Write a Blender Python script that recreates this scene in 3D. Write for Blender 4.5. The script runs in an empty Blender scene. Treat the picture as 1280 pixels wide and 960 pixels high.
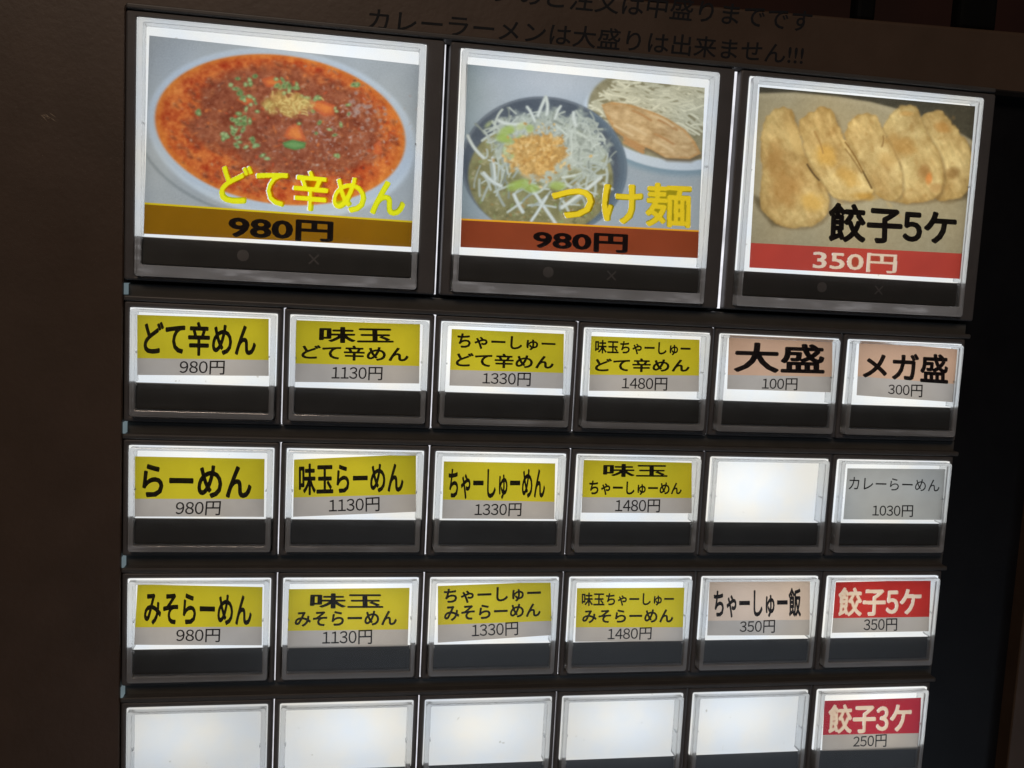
import bpy, bmesh, math, random
import numpy as np
from mathutils import Matrix, Vector
from mathutils.geometry import delaunay_2d_cdt

random.seed(7)
SC = bpy.context.scene
COL = SC.collection

# ------------------------------------------------------------------ camera
# the button panel is measured in millimetres: x right, y up, z out of the panel (0 = front of the clear covers)
H0 = 1.35                                                  # height of the panel's origin above the floor, metres
def W(x, y, z=0.0):
    return Vector((x * .001, -z * .001, H0 + y * .001))

F_PX = 1167.5845                                           # focal length in pixels of a 1280 px wide picture
CAM = np.array([54.57954695, 10.48093299, 251.3237397])
ROT = np.array([[0.9839344272701743, 0.051228247940910715, 0.1710225407524262],
                [-0.032487114848261, 0.9933298174455312, -0.11063661754799875],
                [-0.1755495092597715, 0.10330314799913323, 0.9790356629929873]])
def plane_point(u, v, z=0.0):
    """measure a pixel of the 1280x960 picture on the panel at depth z"""
    d = ROT.T @ np.array([(u - 640) / F_PX, -(v - 480) / F_PX, -1.0])
    s = (z - CAM[2]) / d[2]
    q = CAM + s * d
    return q[0], q[1]

cam_data = bpy.data.cameras.new('camera')
cam = bpy.data.objects.new('camera', cam_data)
COL.objects.link(cam)
cam_data.sensor_width = 36.0
cam_data.lens = 36.0 * F_PX / 1280.0
cam_data.clip_start = .01
cam_data.clip_end = 50.0
axes = [Vector((ROT[i][0], -ROT[i][2], ROT[i][1])) for i in range(3)]
m4 = Matrix.Identity(4)
for i in range(3):
    for j in range(3):
        m4[j][i] = axes[i][j]
m4.translation = W(*CAM)
cam.matrix_world = m4
SC.camera = cam

# ------------------------------------------------------------------ light of the dark room
world = bpy.data.worlds.new('World')
SC.world = world
world.use_nodes = True
world.node_tree.nodes['Background'].inputs[0].default_value = (.012, .010, .009, 1)
world.node_tree.nodes['Background'].inputs[1].default_value = .35

def area_lamp(name, loc, target, size, power, color):
    l = bpy.data.lights.new(name, 'AREA')
    l.shape = 'RECTANGLE'
    l.size, l.size_y = size
    l.energy = power
    l.color = color
    o = bpy.data.objects.new(name, l)
    COL.objects.link(o)
    o.location = loc
    o.rotation_euler = (Vector(target) - Vector(loc)).to_track_quat('-Z', 'Y').to_euler()
    return o
area_lamp('warm_room_lamp', (-.25, -1.15, 2.25), W(60, 0), (.5, .3), 7, (1.0, .77, .60))
area_lamp('added_cool_fill', (.42, -1.0, .62), W(110, -60), (1.1, .6), 1.5, (.72, .84, 1.0))  # added cool fill, imitates the lens veil over the lower rows

SC.view_settings.view_transform = 'Standard'
SC.view_settings.look = 'None'
SC.view_settings.exposure = 0
SC.view_settings.gamma = 1
SC.cycles.use_denoising = True
SC.cycles.max_bounces = 10
SC.cycles.transmission_bounces = 8
SC.cycles.sample_clamp_indirect = 4

# ------------------------------------------------------------------ materials
def lin(c):
    c = np.asarray(c, float) / 255.0
    return np.where(c <= .04045, c / 12.92, ((c + .055) / 1.055) ** 2.4)

def new_mat(name):
    m = bpy.data.materials.new(name)
    m.use_nodes = True
    nt = m.node_tree
    nt.nodes.clear()
    out = nt.nodes.new('ShaderNodeOutputMaterial')
    return m, nt, out

def noise(nt, scale, detail=3, rough=.55, coord='Position'):
    tc = nt.nodes.new('ShaderNodeNewGeometry')             # by place, so no two buttons carry the same wear
    n = nt.nodes.new('ShaderNodeTexNoise')
    n.inputs['Scale'].default_value = scale
    n.inputs['Detail'].default_value = detail
    n.inputs['Roughness'].default_value = rough
    nt.links.new(tc.outputs[coord], n.inputs['Vector'])
    return n

def ramp(nt, src, stops):
    r = nt.nodes.new('ShaderNodeValToRGB')
    while len(r.color_ramp.elements) < len(stops):
        r.color_ramp.elements.new(.5)
    for e, (p, c) in zip(r.color_ramp.elements, stops):
        e.position = p
        e.color = (*c, 1)
    nt.links.new(src, r.inputs[0])
    return r

def plastic(name, c0, c1, rough, scale=180, spec=.5, bump=.0, coat=0):
    m, nt, out = new_mat(name)
    b = nt.nodes.new('ShaderNodeBsdfPrincipled')
    n = noise(nt, scale, 4)
    r = ramp(nt, n.outputs['Fac'], [(.3, c0), (.7, c1)])
    nt.links.new(r.outputs[0], b.inputs['Base Color'])
    n2 = noise(nt, scale * .35, 5, .65)
    mr = nt.nodes.new('ShaderNodeMapRange')
    mr.inputs['To Min'].default_value = rough * .75
    mr.inputs['To Max'].default_value = rough * 1.3
    nt.links.new(n2.outputs['Fac'], mr.inputs['Value'])
    nt.links.new(mr.outputs[0], b.inputs['Roughness'])
    b.inputs['Specular IOR Level'].default_value = spec
    b.inputs['Coat Weight'].default_value = coat
    if bump:
        n3 = noise(nt, scale * 9, 2)
        bp = nt.nodes.new('ShaderNodeBump')
        bp.inputs['Strength'].default_value = bump
        bp.inputs['Distance'].default_value = .0002
        nt.links.new(n3.outputs['Fac'], bp.inputs['Height'])
        nt.links.new(bp.outputs[0], b.inputs['Normal'])
    nt.links.new(b.outputs[0], out.inputs[0])
    return m

M_PANEL = plastic('brown_painted_metal', (.050, .032, .021), (.064, .041, .028), .42, 60, .4, .25)
M_BEZEL = plastic('dark_bezel_plastic', (.060, .057, .058), (.074, .070, .070), .5, 140, .3, .12)
M_RAIL = plastic('dark_rail_plastic', (.048, .046, .045), (.060, .057, .055), .42, 140, .35, .05)
M_PLATE = plastic('black_plate', (.003, .003, .004), (.005, .005, .006), .4, 90, .25)
M_STRIP = plastic('black_strip_plastic', (.052, .052, .050), (.066, .066, .063), .36, 120, .3)
M_MARK = plastic('indicator_grey', (.12, .115, .11), (.14, .13, .125), .5, 300)
M_INK = plastic('black_ink', (.010, .008, .010), (.016, .012, .016), .55, 500, .2)
M_NOTICE = plastic('notice_ink', (.007, .008, .010), (.010, .011, .013), .6, 500, .15)
M_BOX = plastic('black_case', (.001, .001, .001), (.002, .002, .002), .8, 90, .1)
M_WALL = plastic('dark_wall_paint', (.016, .0045, .0028), (.026, .007, .004), .7, 14, .3)
M_FLOOR = plastic('dark_floor', (.05, .045, .04), (.08, .07, .06), .6, 9, .4)

def backlit(name, target, strength=.72, wob=.09):
    """paper or film lit from behind; target = how it shows (sRGB 0-255)"""
    m, nt, out = new_mat(name)
    c = np.clip(lin(target) / strength, 0, .97)
    n = noise(nt, 75, 5)
    r = ramp(nt, n.outputs['Fac'], [(.3, tuple(np.clip(c * (1 - wob), 0, .97))), (.7, tuple(np.clip(c * (1 + wob), 0, .97)))])  # mottling puts the uneven backlight into the sheet's colour
    t = nt.nodes.new('ShaderNodeBsdfTranslucent')
    d = nt.nodes.new('ShaderNodeBsdfDiffuse')
    x = nt.nodes.new('ShaderNodeMixShader')
    x.inputs[0].default_value = .12
    nt.links.new(r.outputs[0], t.inputs[0])
    nt.links.new(r.outputs[0], d.inputs[0])
    nt.links.new(t.outputs[0], x.inputs[1])
    nt.links.new(d.outputs[0], x.inputs[2])
    nt.links.new(x.outputs[0], out.inputs[0])
    return m

M_YELLOW = backlit('yellow_card', (168, 154, 34))
M_PAPER = backlit('white_paper', (152, 145, 139))
M_PAPER_COOL = backlit('plain_paper', (148, 148, 146))
M_PEACH = backlit('peach_card', (172, 140, 118))
M_BEIGE = backlit('beige_card', (180, 161, 146))
M_FILM_YELLOW = backlit('yellow_print', (238, 204, 24), .62, .03)
M_FILM_ORANGE = backlit('orange_print', (226, 176, 35), .62, .03)
M_FILM_PALE = backlit('pale_print', (196, 178, 158), .62, .03)

def painted(name):
    m, nt, out = new_mat(name)
    a = nt.nodes.new('ShaderNodeAttribute')
    a.attribute_name = 'print_colour'
    t = nt.nodes.new('ShaderNodeBsdfTranslucent')
    d = nt.nodes.new('ShaderNodeBsdfDiffuse')
    x = nt.nodes.new('ShaderNodeMixShader')
    x.inputs[0].default_value = .12
    for s in (t, d):
        nt.links.new(a.outputs['Color'], s.inputs[0])
    nt.links.new(t.outputs[0], x.inputs[1])
    nt.links.new(d.outputs[0], x.inputs[2])
    nt.links.new(x.outputs[0], out.inputs[0])
    return m
M_PRINT = painted('backlit_print')

def glowing(name, lo, hi, tint_a, tint_b):
    """light panel of a button: brightest near its lamp, duller at the edges"""
    m, nt, out = new_mat(name)
    tc = nt.nodes.new('ShaderNodeTexCoord')
    mp = nt.nodes.new('ShaderNodeMapping')
    mp.inputs['Location'].default_value = (-.44, -.5, -.55)
    oi = nt.nodes.new('ShaderNodeObjectInfo')
    off = nt.nodes.new('ShaderNodeMapRange')
    off.inputs['To Min'].default_value = -.66
    off.inputs['To Max'].default_value = -.30
    cx = nt.nodes.new('ShaderNodeCombineXYZ')
    cx.inputs[1].default_value = -.5
    cx.inputs[2].default_value = -.55
    nt.links.new(oi.outputs['Random'], off.inputs['Value'])
    nt.links.new(off.outputs[0], cx.inputs[0])
    nt.links.new(cx.outputs[0], mp.inputs['Location'])
    nt.links.new(tc.outputs['Generated'], mp.inputs['Vector'])
    ln = nt.nodes.new('ShaderNodeVectorMath')
    ln.operation = 'LENGTH'
    sc = nt.nodes.new('ShaderNodeVectorMath')
    sc.operation = 'MULTIPLY'
    sc.inputs[1].default_value = (1, 0, .8)
    nt.links.new(mp.outputs[0], sc.inputs[0])
    nt.links.new(sc.outputs[0], ln.inputs[0])
    mr = nt.nodes.new('ShaderNodeMapRange')
    mr.interpolation_type = 'SMOOTHSTEP'
    mr.inputs['From Min'].default_value = .05
    mr.inputs['From Max'].default_value = .62
    mr.inputs['To Min'].default_value = hi
    mr.inputs['To Max'].default_value = lo
    nt.links.new(ln.outputs['Value'], mr.inputs['Value'])
    gl = nt.nodes.new('ShaderNodeAttribute')
    gl.attribute_type = 'OBJECT'
    gl.attribute_name = 'glow'
    mu = nt.nodes.new('ShaderNodeMath')
    mu.operation = 'MULTIPLY'
    nt.links.new(mr.outputs[0], mu.inputs[0])
    nt.links.new(gl.outputs['Fac'], mu.inputs[1])
    n = noise(nt, 55, 3)
    r = ramp(nt, n.outputs['Fac'], [(.35, tint_a), (.65, tint_b)])
    e = nt.nodes.new('ShaderNodeEmission')
    sp = noise(nt, 620, 1)
    r3 = ramp(nt, sp.outputs['Fac'], [(.775, (1, 1, 1)), (.80, (.72, .70, .66))])
    mm = nt.nodes.new('ShaderNodeMix')
    mm.data_type = 'RGBA'
    mm.blend_type = 'MULTIPLY'
    mm.inputs[0].default_value = 1
    nt.links.new(r.outputs[0], mm.inputs[6])
    nt.links.new(r3.outputs[0], mm.inputs[7])
    nt.links.new(mm.outputs[2], e.inputs[0])
    nt.links.new(mu.outputs[0], e.inputs[1])
    nt.links.new(e.outputs[0], out.inputs[0])
    return m
M_GLOW = glowing('button_light', .86, 1.10, (.88, .94, 1.0), (1.0, .975, .90))

def gap_glow(name, col, s):
    m, nt, out = new_mat(name)
    e = nt.nodes.new('ShaderNodeEmission')
    n = noise(nt, 120, 3)
    r = ramp(nt, n.outputs['Fac'], [(.3, tuple(v * .55 for v in col)), (.7, col)])
    nt.links.new(r.outputs[0], e.inputs[0])
    e.inputs[1].default_value = s
    nt.links.new(e.outputs[0], out.inputs[0])
    return m
M_GAP = gap_glow('light_gap', (.95, .94, 1.0), 1.15)
M_LEAK = gap_glow('light_leak', (.42, .55, .60), .34)

def added_rim_glow():
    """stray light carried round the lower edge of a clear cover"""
    m, nt, out = new_mat('added_stray_glow')
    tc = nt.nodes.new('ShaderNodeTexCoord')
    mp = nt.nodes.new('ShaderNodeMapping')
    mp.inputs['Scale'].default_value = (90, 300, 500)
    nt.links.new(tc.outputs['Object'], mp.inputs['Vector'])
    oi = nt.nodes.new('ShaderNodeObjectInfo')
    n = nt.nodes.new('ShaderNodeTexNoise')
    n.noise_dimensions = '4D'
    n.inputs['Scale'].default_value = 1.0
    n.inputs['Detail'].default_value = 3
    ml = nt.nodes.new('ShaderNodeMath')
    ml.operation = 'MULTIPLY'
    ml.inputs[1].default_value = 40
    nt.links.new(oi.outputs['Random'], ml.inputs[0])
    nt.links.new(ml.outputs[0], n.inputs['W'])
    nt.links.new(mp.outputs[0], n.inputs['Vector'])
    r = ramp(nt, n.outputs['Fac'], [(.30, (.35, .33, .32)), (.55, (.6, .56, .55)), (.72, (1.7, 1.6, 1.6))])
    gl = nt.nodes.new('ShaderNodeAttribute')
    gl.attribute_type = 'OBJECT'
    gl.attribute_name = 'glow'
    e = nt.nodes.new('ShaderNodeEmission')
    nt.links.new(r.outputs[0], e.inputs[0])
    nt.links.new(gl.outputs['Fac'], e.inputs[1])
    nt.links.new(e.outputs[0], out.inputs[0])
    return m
M_RIM_GLOW = added_rim_glow()

def clear_rim():
    m, nt, out = new_mat('clear_acrylic')
    g = nt.nodes.new('ShaderNodeBsdfGlass')
    g.inputs['Roughness'].default_value = .06
    g.inputs['IOR'].default_value = 1.47
    g.inputs['Color'].default_value = (.98, .99, 1, 1)
    n = noise(nt, 420, 4, .6)
    bp = nt.nodes.new('ShaderNodeBump')
    bp.inputs['Strength'].default_value = .12
    bp.inputs['Distance'].default_value = .0003
    nt.links.new(n.outputs['Fac'], bp.inputs['Height'])
    nt.links.new(bp.outputs[0], g.inputs['Normal'])
    t = nt.nodes.new('ShaderNodeBsdfTranslucent')
    t.inputs[0].default_value = (.9, .92, .93, 1)
    d = nt.nodes.new('ShaderNodeBsdfDiffuse')
    d.inputs[0].default_value = (.75, .75, .75, 1)
    x = nt.nodes.new('ShaderNodeMixShader')
    x.inputs[0].default_value = .45
    y = nt.nodes.new('ShaderNodeMixShader')
    y.inputs[0].default_value = .30
    nt.links.new(t.outputs[0], x.inputs[1])
    nt.links.new(d.outputs[0], x.inputs[2])
    nt.links.new(g.outputs[0], y.inputs[1])
    nt.links.new(x.outputs[0], y.inputs[2])
    nt.links.new(y.outputs[0], out.inputs[0])
    return m
M_RIM = clear_rim()

def clear_pane():
    m, nt, out = new_mat('clear_pane')
    t = nt.nodes.new('ShaderNodeBsdfTransparent')
    t.inputs[0].default_value = (.97, .975, .975, 1)
    g = nt.nodes.new('ShaderNodeBsdfGlossy')
    n = noise(nt, 60, 5, .65)
    mr = nt.nodes.new('ShaderNodeMapRange')
    mr.inputs['To Min'].default_value = .08
    mr.inputs['To Max'].default_value = .3
    nt.links.new(n.outputs['Fac'], mr.inputs['Value'])
    nt.links.new(mr.outputs[0], g.inputs['Roughness'])
    f = nt.nodes.new('ShaderNodeFresnel')
    f.inputs['IOR'].default_value = 1.47
    x = nt.nodes.new('ShaderNodeMixShader')
    bloom_veil = nt.nodes.new('ShaderNodeBsdfTranslucent')  # thin pale scatter standing in for the bloom over the lit buttons
    bloom_veil.inputs[0].default_value = (.9, .9, .95, 1)
    n2 = noise(nt, 150, 6, .7)
    r2 = nt.nodes.new('ShaderNodeMapRange')
    r2.inputs['From Min'].default_value = .3
    r2.inputs['From Max'].default_value = .75
    r2.inputs['To Min'].default_value = .008
    r2.inputs['To Max'].default_value = .045
    nt.links.new(n2.outputs['Fac'], r2.inputs['Value'])
    y = nt.nodes.new('ShaderNodeMixShader')
    nt.links.new(r2.outputs[0], y.inputs[0])
    nt.links.new(t.outputs[0], y.inputs[1])
    nt.links.new(bloom_veil.outputs[0], y.inputs[2])
    nt.links.new(f.outputs[0], x.inputs[0])
    nt.links.new(y.outputs[0], x.inputs[1])
    nt.links.new(g.outputs[0], x.inputs[2])
    nt.links.new(x.outputs[0], out.inputs[0])
    return m
M_PANE = clear_pane()

# ------------------------------------------------------------------ object helpers
WPOS = {}
def tag(o, label=None, cat=None, group=None, kind=None):
    if label: o['label'] = label
    if cat: o['category'] = cat
    if group: o['group'] = group
    if kind: o['kind'] = kind
    return o

def put(o, wpos, parent):
    WPOS[o.name] = Vector(wpos)
    COL.objects.link(o)
    if parent:
        o.parent = parent
        o.location = Vector(wpos) - WPOS[parent.name]
    else:
        o.location = wpos
    return o

def empty(name, p, parent=None):
    o = bpy.data.objects.new(name, None)
    o.empty_display_size = .01
    return put(o, W(*p), parent)

def mesh_obj(name, verts, faces, mat, origin, parent=None, smooth=False):
    """verts in panel millimetres; origin in panel millimetres"""
    me = bpy.data.meshes.new(name)
    w0 = W(*origin)
    me.from_pydata([W(*v) - w0 for v in verts], [], faces)
    me.materials.append(mat)
    if smooth:
        me.shade_smooth()
    me.update()
    o = bpy.data.objects.new(name, me)
    return put(o, w0, parent)

def box_geo(x0, x1, y0, y1, z0, z1, bev=0.0, seg=2):
    bm = bmesh.new()
    bmesh.ops.create_cube(bm, size=1)
    for v in bm.verts:
        v.co = Vector(((x0 + x1) / 2 + v.co.x * (x1 - x0), (y0 + y1) / 2 + v.co.y * (y1 - y0), (z0 + z1) / 2 + v.co.z * (z1 - z0)))
    if bev:
        bmesh.ops.bevel(bm, geom=bm.edges[:], offset=bev, segments=seg, profile=.5, affect='EDGES')
    bm.verts.index_update()
    vs = [tuple(v.co) for v in bm.verts]
    fs = [[v.index for v in f.verts] for f in bm.faces]
    bm.free()
    return vs, fs

def join(*geos):
    V, Fs = [], []
    for v, f in geos:
        o = len(V)
        V += v
        Fs += [[i + o for i in q] for q in f]
    return V, Fs

def rrect(x0, x1, y0, y1, r, n=5):
    pts = []
    for cx, cy, a in ((x1 - r, y1 - r, 0), (x0 + r, y1 - r, 90), (x0 + r, y0 + r, 180), (x1 - r, y0 + r, 270)):
        for k in range(n + 1):
            t = math.radians(a + 90 * k / n)
            pts.append((cx + r * math.cos(t), cy + r * math.sin(t)))
    return pts

def ring_geo(outer, inner, z0, z1, ch, r_out, r_in):
    """frame with rounded corners and softened front edges; outer/inner = (x0,x1,y0,y1)"""
    def grow(q, d): return (q[0] - d, q[1] + d, q[2] - d, q[3] + d)
    L = [(rrect(*outer, r_out), z0), (rrect(*outer, r_out), z1 - ch), (rrect(*grow(outer, -ch * .35), r_out), z1 - ch * .3),
         (rrect(*grow(outer, -ch), r_out), z1), (rrect(*grow(inner, ch), r_in), z1), (rrect(*grow(inner, ch * .35), r_in), z1 - ch * .3),
         (rrect(*inner, r_in), z1 - ch), (rrect(*inner, r_in), z0)]
    n = len(L[0][0])
    V = [(x, y, z) for pts, z in L for x, y in pts]
    Fs = []
    for a in range(len(L)):
        b = (a + 1) % len(L)
        for i in range(n):
            j = (i + 1) % n
            Fs.append([a * n + i, a * n + j, b * n + j, b * n + i])
    return V, Fs

# ------------------------------------------------------------------ lettering
def glyph_mesh(text, bold=0.0, union=False, narrow=True):
    """outline of the text scaled to a unit square; bold thickens every stroke by that much (in type sizes)"""
    def outline(body):
        c = bpy.data.curves.new('lettering', 'FONT')
        c.body = body
        c.size = 1
        c.resolution_u = 3
        o = bpy.data.objects.new('lettering', c)
        COL.objects.link(o)
        bpy.context.view_layer.update()
        dg = bpy.context.evaluated_depsgraph_get()
        me = bpy.data.meshes.new_from_object(o.evaluated_get(dg))
        v = np.array([q.co[:] for q in me.vertices])[:, :2]
        f = [list(p.vertices) for p in me.polygons]
        bpy.data.objects.remove(o)
        bpy.data.curves.remove(c)
        bpy.data.meshes.remove(me)
        return v, f
    if narrow and any(ch.isdigit() for ch in text):        # narrow gothic figures
        pen, V, f, n = 0.0, [], [], 0
        for ch in text:
            dig = ch.isdigit()
            vv, ff = outline(chr(ord(ch) - 48 + 0xFF10) if dig else ch)
            V.append((vv - np.array([.5, 0])) * np.array([.88, 1]) + np.array([pen + .265, 0]) if dig else vv + np.array([pen, 0]))
            f += [[i + n for i in p] for p in ff]
            n += len(vv)
            pen += .53 if dig else 1.0
        v = np.concatenate(V)
    else:
        v, f = outline(text)
    layer = np.zeros(len(v))
    if bold:
        n = len(v)
        V, Fs, Ls = [v], list(f), [layer]
        for k in range(8):
            a = math.pi * k / 4 + .2
            V.append(v + bold * np.array([math.cos(a), math.sin(a)]))
            Ls.append(np.full(n, k + 1.0))
            Fs += [[i + n * (k + 1) for i in p] for p in f]
        v = np.concatenate(V); f = Fs; layer = np.concatenate(Ls)
        if union:                                          # one clean outline without overlaps
            r = delaunay_2d_cdt([Vector(p) for p in v], [], f, 1, 1e-5)
            v = np.array([p[:] for p in r[0]]); f = [list(p) for p in r[2]]
            layer = np.zeros(len(v))
    lo, hi = v.min(0), v.max(0)
    return (v - lo) / (hi - lo), f, layer

def bil(q, s, t):
    """q = TL, TR, BR, BL ; s to the right, t up"""
    TL, TR, BR, BL = [np.asarray(p, float) for p in q]
    s = np.asarray(s)[..., None]
    t = np.asarray(t)[..., None]
    return (BL * (1 - s) + BR * s) * (1 - t) + (TL * (1 - s) + TR * s) * t

ZOOM = {1: (140, 0, 420 / 1061), 2: (530, 20, 400 / 1011), 3: (880, 50, 400 / 1038), 4: (130, 340, 430 / 1086), 5: (530, 370, 370 / 1015),
        6: (860, 380, 420 / 1186), 7: (130, 680, 430 / 1280), 8: (520, 690, 380 / 1280), 9: (860, 690, 420 / 1280)}
def zpt(zoom, x, y, z):
    a, b, s = ZOOM[zoom]
    return plane_point(a + x * s, b + y * s, z)
def zquad(zoom, pts, z):
    return [zpt(zoom, *p, z) for p in pts]

def lettering(name, text, quad, z, mat, parent, bold, narrow=True):
    uv, f, layer = glyph_mesh(text, bold, mat not in (M_INK, M_NOTICE), narrow)
    xy = bil(quad, uv[:, 0], uv[:, 1])
    c = xy.mean(0)
    return mesh_obj(name, [(x, y, z + .004 * l) for (x, y), l in zip(xy, layer)], f, mat, (c[0], c[1], z), parent)

def sheet(name, quad, z, mat, parent, n=1):
    TL, TR, BR, BL = quad
    c = np.mean(np.array(quad), 0)
    return mesh_obj(name, [(*BL, z), (*BR, z), (*TR, z), (*TL, z)], [[0, 1, 2, 3]], mat, (c[0], c[1], z), parent)

# ------------------------------------------------------------------ the ticket machine
FLOOR_Y = -H0 * 1000
machine = empty('ticket_machine', (118, FLOOR_Y, -150))
tag(machine, 'dark brown ticket vending machine front with rows of backlit push buttons', 'ticket machine')

TILT = .022                                                # the top edge climbs a little to the right
def top_y(x): return 88.4 + (x - 122) * TILT
PX0, PX1 = -230.0, 330.0
IX0, IX1, IY0, IY1 = -2.05, 268.0, -420.0, 75.0
PZ = -1.9
def front_panel():
    hole = rrect(IX0, IX1, IY0, IY1, 1.2, 5)
    n = len(hole)
    outer = []
    for x, y in hole:                                      # each hole point gets a partner on the outline
        fx = (x - IX0) / (IX1 - IX0)
        if abs(y - IY1) < 1.3 and 2 < x < IX1 - 2: outer.append((x, top_y(x)))
        else: outer.append(None)
    # four corner partners
    def corner(i):
        x, y = hole[i]
        X = PX0 if x < 100 else PX1
        return (X, top_y(X)) if y > -100 else (X, -640.0)
    outer = [corner(i) for i in range(n)]
    V, Fs = [], []
    layers = [(hole, PZ - 6), (hole, PZ - .4), ([(x + (.3 if x > 100 else -.3), y + (.3 if y > -100 else -.3)) for x, y in hole], PZ), (outer, PZ)]
    for pts, z in layers:
        V += [(x, y, z) for x, y in pts]
    for a in range(3):
        for i in range(n):
            j = (i + 1) % n
            Fs.append([a * n + j, a * n + i, (a + 1) * n + i, (a + 1) * n + j])
    # rounded top edge of the panel and its turn-back
    prev = len(V)
    prof = [(0, 0), (.5, -.12), (.9, -.5), (1.05, -1.1), (1.05, -14)]
    for dy, dz in prof:
        V += [(PX0, top_y(PX0) + dy, PZ + dz), (PX1, top_y(PX1) + dy, PZ + dz)]
    for k in range(len(prof) - 1):
        a = prev + 2 * k
        Fs.append([a, a + 1, a + 3, a + 2])
    return V, Fs
V, Fs = front_panel()
pan = mesh_obj('front_panel', V, Fs, M_PANEL, (118, 60, PZ), machine)
bm = bmesh.new(); bm.from_mesh(pan.data)
bmesh.ops.remove_doubles(bm, verts=bm.verts[:], dist=1e-7)
bmesh.ops.dissolve_degenerate(bm, edges=bm.edges[:], dist=1e-7)
bmesh.ops.recalc_face_normals(bm, faces=bm.faces[:])
bm.to_mesh(pan.data); bm.free()

v, f = join(box_geo(PX0 + 1, PX1 - 1, FLOOR_Y, 80, -310, -16, 4), box_geo(PX0 + 1, PX1 - 1, FLOOR_Y, -641, -15.8, PZ - .1, 1))
mesh_obj('cabinet', v, f, M_PANEL, (118, FLOOR_Y, -150), machine)
v, f = box_geo(IX0 - 8, IX1 + 8, IY0 - 6, IY1 + 3, -12, -7.4)
mesh_obj('black_plate', v, f, M_PLATE, (118, -60, -9), machine)

# a pale scuff on the paint
sv, sf = [], []
for k in range(9):
    a = random.uniform(-.9, .5)
    cx, cy = -19.6 + random.uniform(-1.6, 2.0), 46.3 + random.uniform(-.9, .9) - .25 * k * .2
    l, w_ = random.uniform(.5, 1.5), random.uniform(.06, .14)
    dx, dy = math.cos(a) * l, math.sin(a) * l
    px, py = -math.sin(a) * w_, math.cos(a) * w_
    o = len(sv)
    zz = PZ + .01 + .004 * k
    sv += [(cx - dx, cy - dy, zz), (cx + px, cy + py, zz), (cx + dx, cy + dy, zz), (cx - px, cy - py, zz)]
    sf.append([o + 3, o + 2, o + 1, o])
    sf[-1].reverse()
M_SCUFF = plastic('scuffed_paint', (.20, .15, .10), (.26, .20, .14), .6, 400)
mesh_obj('scuff_mark', sv, sf, M_SCUFF, (-19.6, 46.3, PZ), machine)

# dark notice lettering above the picture buttons
NZ = PZ + .03
def nq(a, b, c, d): return [plane_point(*p, NZ) for p in (a, b, c, d)]
lettering('notice_lettering', 'ンのご注文は中盛りまでです', nq((621, -26), (1017, 13), (1012, 41), (617, 3)), NZ, M_NOTICE, machine, .010)
lettering('notice_lettering', 'カレーラーメンは大盛りは出来ません!!!', nq((462, 9), (1006, 56), (1003, 82), (459, 37)), NZ, M_NOTICE, machine, .010)

# rails above every row, and the lit slits between the bezels
ROWS = [0.0, -35.85, -71.65, -107.4, -143.2]
COLS = [0.0, 40.0, 80.0, 120.0, 160.0, 200.0]
LX = [0.98, 82.0, 163.2]
LY = 72.0
RX0, RX1 = -1.9, 239.2
v, f = box_geo(RX0, RX1, 1.95, 3.35, -7.3, -1.5, .42, 3)
rail = mesh_obj('button_rail', v, f, M_RAIL, (118, 2.6, -4), machine)
for y in [LY + .2] + ROWS[1:]:
    r = rail.copy(); put(r, W(118, y + 2.6, -4), machine)
v, f = box_geo(RX0 + .6, RX1, -33.0, -29.6, -7.35, -4.2, .3)
chan = mesh_obj('row_channel', v, f, M_STRIP, (118, -31, -6), machine)
for y in [36.0] + ROWS[1:4]:
    r = chan.copy(); put(r, W(118, y - 31, -6), machine)
v, f = box_geo(-1.85, -1.3, -32.5, -29.6, -6.5, -1.9)
leak = mesh_obj('light_leak', v, f, M_LEAK, (-1.6, -31, -4), machine)
for y in [36.0] + ROWS[1:4]:
    r = leak.copy(); put(r, W(-1.6, y - 31, -4), machine)
v, f = box_geo(37.95, 38.4, -29.3, 1.8, -7.2, -3.9)
slit = mesh_obj('light_gap', v, f, M_GAP, (38.2, -14, -4), machine)
for ri, y in enumerate(ROWS[:4]):
    for c in range(5):
        if ri == 0 and c == 0: continue
        r = slit.copy(); put(r, W(38.2 + 40 * c, y - 14, -4), machine)
v, f = box_geo(77.58, 77.9, 7.4, 73.2, -7.2, -3.4)
mesh_obj('light_gap', v, f, M_GAP, (77.7, 40, -4), machine)
v, f = box_geo(158.56, 159.18, 7.4, 73.2, -7.2, -2.3)
mesh_obj('light_gap', v, f, M_GAP, (159, 40, -4), machine)

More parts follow.
